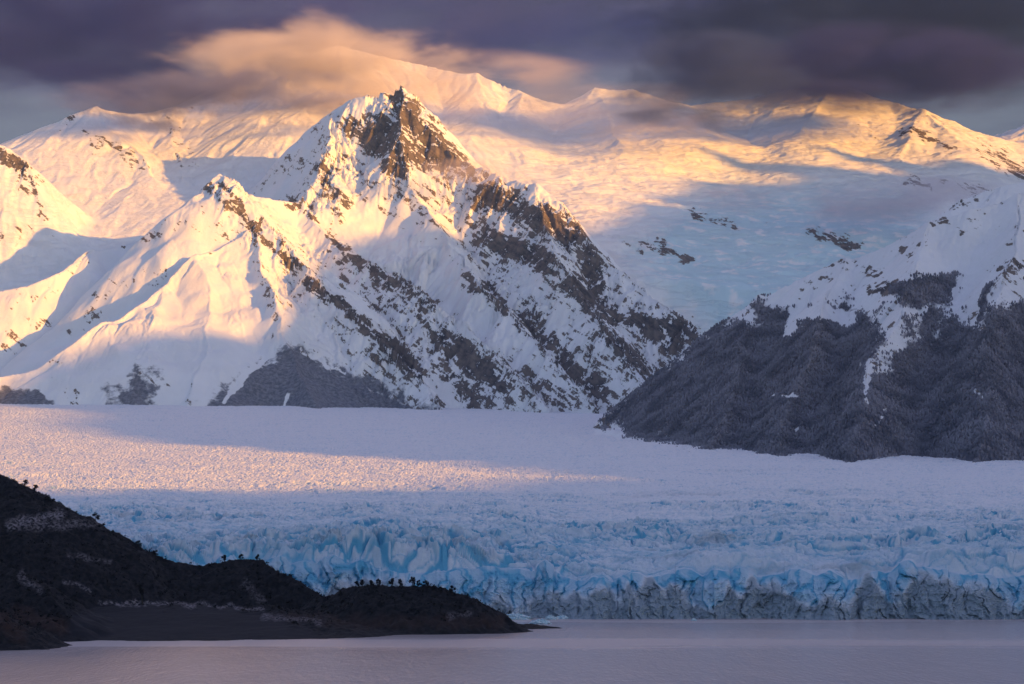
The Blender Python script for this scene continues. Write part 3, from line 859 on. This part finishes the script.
def forest_mass(name, GX, GYm, GH, F, n, hgt, rad, seed, label, xlo, xhi):
    rg = np.random.default_rng(seed)
    wgt = (np.clip(F - 0.25, 0, 0.5) ** 1.5).astype(float).ravel() * (np.gradient(GYm)[0] * np.gradient(GX)[1]).ravel()
    pc = (512 + FPX * GX / GYm).ravel()
    wgt[(pc < xlo) | (pc > xhi)] = 0
    wgt[GH.ravel() < gprof(GYm.ravel()) - 10] = 0
    k = rg.choice(GX.size, n, p=wgt / wgt.sum())
    p = np.stack([GX.ravel()[k], GYm.ravel()[k], GH.ravel()[k]], 1) + rg.normal(size=(n, 3)) * [3, 3, 0]
    # an irregular two-tier clump: 5-sided
    hh = hgt * (0.5 + 0.9 * rg.random(n) ** 1.5)
    ang = rg.random(n) * 6.28
    vs = []
    lev = [(-0.1, 0.35), (0.35, 1.0), (0.70, 0.8), (1.0, 0.12)]
    for zf, rf in lev:
        for j in range(5):
            rr = rad * rf * (0.6 + 0.8 * rg.random(n)) * hh / hgt
            vs.append(np.stack([p[:, 0] + np.cos(ang + j * 1.2566) * rr, p[:, 1] + np.sin(ang + j * 1.2566) * rr, p[:, 2] + hh * (zf + 0.12 * rg.normal(size=n))], 1))
    v = np.stack(vs, 1).reshape(-1, 3)
    f1 = []
    for l in range(3):
        for j in range(5):
            f1.append((l * 5 + j, l * 5 + (j + 1) % 5, (l + 1) * 5 + (j + 1) % 5, (l + 1) * 5 + j))
    f1 = np.array(f1)
    f = (np.arange(n)[:, None, None] * 20 + f1[None]).reshape(-1, 4)
    o = raw_mesh(name, v, f, mat_forest, smooth=False)
    tag(o, label, 'forest', 'stuff')


forest_mass('forest', M3X, M3Y, M3H, M3F, 115000, 8.5, 2.7, 31, 'frost dusted grey forest covering the right hillside above the glacier', 590, 1160)

# ------------------------------------------------------------------ floating ice
m, q, b = new_mat('iceberg_ice')
n = q.noise(q.pos(), 0.6, 5)
q.l.new(q.mix(q.smooth(n, 0.35, 0.65), (0.22, 0.46, 0.58), (0.60, 0.68, 0.74)), b.inputs['Base Color'])
b.inputs['Roughness'].default_value = 0.45


def iceberg(px, py, w_, hgt, seed, label):
    d = CAMZ * FPX / (py - 526)
    p = P(px, py, d)
    nu, nv = 40, 18
    th = np.linspace(0, 2 * math.pi, nu, endpoint=False); ph = np.linspace(-0.5, math.pi / 2, nv)
    T, PH = np.meshgrid(th, ph)
    r = 1 + 0.28 * perlin(np.cos(T) * 2 + seed, np.sin(T) * 2 + PH * 2.1, seed) + 0.16 * ridged(np.cos(T) * 4 + seed, np.sin(T) * 4 + PH * 3.3, 3, seed + 5)
    x = r * np.cos(T) * np.cos(PH) * w_ / 2
    y = r * np.sin(T) * np.cos(PH) * w_ / 3
    z = r * np.sin(PH) * hgt * (1 + 0.5 * perlin(T * 1.4 + seed, PH * 0 + 0.5, seed + 9))
    co = np.stack([x, y, z], -1).reshape(-1, 3)
    co[-nu:] = co[-nu:].mean(0)
    idx = np.arange(nu * nv).reshape(nv, nu)
    f = np.stack([idx[:-1], np.roll(idx[:-1], -1, 1), np.roll(idx[1:], -1, 1), idx[1:]], -1).reshape(-1, 4)
    o = raw_mesh('iceberg', co, f, m, smooth=False)
    o.location = (p[0], p[1], 0)
    tag(o, label, 'iceberg', None, 'ice floating below the cliff')


iceberg(540, 622.5, 21, 3.6, 3, 'flat blue iceberg floating just off the tip of the headland')
iceberg(551, 618.2, 12, 3.2, 4, 'small white ice block behind the flat blue iceberg')
iceberg(561, 617.6, 16, 2.6, 5, 'low pale ice floe at the foot of the cliff right of the white block')
iceberg(514, 618.0, 34, 5.0, 6, 'broad pale brash ice mound behind the dark spit')
iceberg(694, 619.4, 6, 2.0, 7, 'tiny ice lump drifting off the middle of the cliff')
iceberg(976, 617.6, 20, 2.2, 8, 'thin white ice slab at the far right foot of the cliff')
iceberg(988, 617.4, 12, 2.6, 9, 'small ice slab beside the thin one at the far right')

# ------------------------------------------------------------------ clouds wrapped round the summits
def cloud(px, py, km, wpx, hpx, depth, dens, colr, seed, thr=0.5, label='', soft=0.45, nsc=2.2):
    Y0 = km * 1000
    p = P(px, py, Y0)
    me = bpy.data.meshes.new('cloud')
    nu, nv = 24, 14
    co, f = [], []
    for i in range(nv + 1):
        a = math.pi * i / nv
        for j in range(nu):
            b_ = 2 * math.pi * j / nu
            co.append((math.sin(a) * math.cos(b_), math.sin(a) * math.sin(b_), math.cos(a)))
    for i in range(nv):
        for j in range(nu):
            f.append((i * nu + j, (i + 1) * nu + j, (i + 1) * nu + (j + 1) % nu, i * nu + (j + 1) % nu))
    me.from_pydata(co, [], f)
    o = bpy.data.objects.new('cloud', me)
    COL.objects.link(o)
    o.location = p
    o.scale = (wpx / 2 * Y0 / FPX, depth / 2, hpx / 2 * Y0 / FPX)
    mt = bpy.data.materials.new('cloud_vapour')
    mt.use_nodes = True
    q = NT(mt.node_tree)
    for nn in list(mt.node_tree.nodes):
        if nn.type == 'BSDF_PRINCIPLED':
            mt.node_tree.nodes.remove(nn)
    out = [nn for nn in mt.node_tree.nodes if nn.type == 'OUTPUT_MATERIAL'][0]
    oc = q.node('ShaderNodeTexCoord').outputs['Object']
    ln = q.node('ShaderNodeVectorMath'); ln.operation = 'LENGTH'
    q.l.new(oc, ln.inputs[0])
    pos = q.node('ShaderNodeMapping')
    q.l.new(q.pos(), pos.inputs['Vector'])
    k = nsc / 1000
    pos.inputs['Scale'].default_value = (k * 0.5, k * 0.5, k * 1.5)
    pos.inputs['Rotation'].default_value = (0, R(12), 0)
    pos.inputs['Location'].default_value = (seed * 3.1, seed * 1.7, 0)
    n = q.noise(pos.outputs[0], 1.0, 7, 0.62, 0.35)
    body = q.math('SUBTRACT', 1.0, ln.outputs['Value'])
    d = q.math('ADD', q.math('MULTIPLY', body, 0.8), q.math('MULTIPLY', q.math('SUBTRACT', n, thr), 3.3))
    d = q.math('MULTIPLY', q.smooth(d, 0.0, soft + 0.35), q.smooth(body, 0.0, 0.3))
    vs = q.node('ShaderNodeVolumePrincipled')
    vs.inputs['Color'].default_value = (*colr, 1)  # dark clouds get low albedo in place of shade: blocked sunlight put into colour
    vs.inputs['Anisotropy'].default_value = 0.0
    q.l.new(q.math('MULTIPLY', d, dens), vs.inputs['Density'])
    q.l.new(vs.outputs[0], out.inputs['Volume'])
    me.materials.append(mt)
    tag(o, label, 'cloud', 'stuff')
    return o


cloud(318, 66, 14.4, 390, 126, 1700, 0.0032, (0.92, 0.84, 0.80), 1, .53, 'glowing orange cloud cap hiding the highest ridge')
cloud(215, 100, 13.7, 400, 80, 900, 0.0060, (0.26, 0.28, 0.46), 2, .50, 'grey mauve cloud strip draped in front of the high ridge')
cloud(705, 84, 13.9, 260, 120, 1200, 0.0045, (0.09, 0.13, 0.30), 3, .52, 'dark grey cloud plume crossing the middle of the ice field skyline')
cloud(860, 70, 14.2, 460, 110, 1400, 0.0040, (0.07, 0.085, 0.27), 4, .50, 'dusky veil of cloud over the domed summit on the right')
cloud(80, 28, 15.5, 700, 210, 2500, 0.0019, (0.06, 0.075, 0.32), 5, .49, 'dark slate cloud deck above the left peaks')
cloud(900, 16, 15.5, 720, 210, 2500, 0.0022, (0.02, 0.04, 0.14), 6, .47, 'darkest slate cloud deck in the upper right of the sky')
cloud(420, 84, 14.6, 460, 84, 900, 0.0022, (0.92, 0.80, 0.74), 11, .47, 'golden veil of mist drifting along the skyline behind the dark summit')
cloud(510, 10, 16.5, 700, 120, 2500, 0.0010, (0.10, 0.13, 0.40), 7, .50, 'lighter grey cloud deck over the middle of the range')
cloud(450, 172, 11.5, 160, 36, 500, 0.0034, (0.85, 0.72, 0.66), 8, .50, 'small wisp of mist clinging below the dark summit rocks')
cloud(880, 200, 12.2, 440, 56, 900, 0.0026, (0.75, 0.68, 0.76), 9, .46, 'thin pink mist lying low on the ice field')
cloud(640, 112, 14.2, 300, 66, 800, 0.0026, (0.85, 0.75, 0.74), 10, .50, 'faint golden mist over the middle of the ice field')

# ------------------------------------------------------------------ air: one even box of haze
me = bpy.data.meshes.new('haze')
x0, x1, y0, y1, z0, z1 = -24000, 24000, -14000, 21000, -14, 4700
me.from_pydata([(x, y, z) for x in (x0, x1) for y in (y0, y1) for z in (z0, z1)], [], [(0, 1, 3, 2), (4, 6, 7, 5), (0, 4, 5, 1), (2, 3, 7, 6), (0, 2, 6, 4), (1, 5, 7, 3)])
o = bpy.data.objects.new('haze', me)
COL.objects.link(o)
mt = bpy.data.materials.new('clear_cold_air')
mt.use_nodes = True
for nn in list(mt.node_tree.nodes):
    if nn.type == 'BSDF_PRINCIPLED':
        mt.node_tree.nodes.remove(nn)
vs = mt.node_tree.nodes.new('ShaderNodeVolumePrincipled')
vs.inputs['Color'].default_value = (0.40, 0.62, 1.0, 1)
vs.inputs['Density'].default_value = 0.55e-5
mt.node_tree.links.new(vs.outputs[0], [nn for nn in mt.node_tree.nodes if nn.type == 'OUTPUT_MATERIAL'][0].inputs['Volume'])
me.materials.append(mt)
tag(o, 'pale cold air between the lake and the mountains', 'haze', 'stuff')
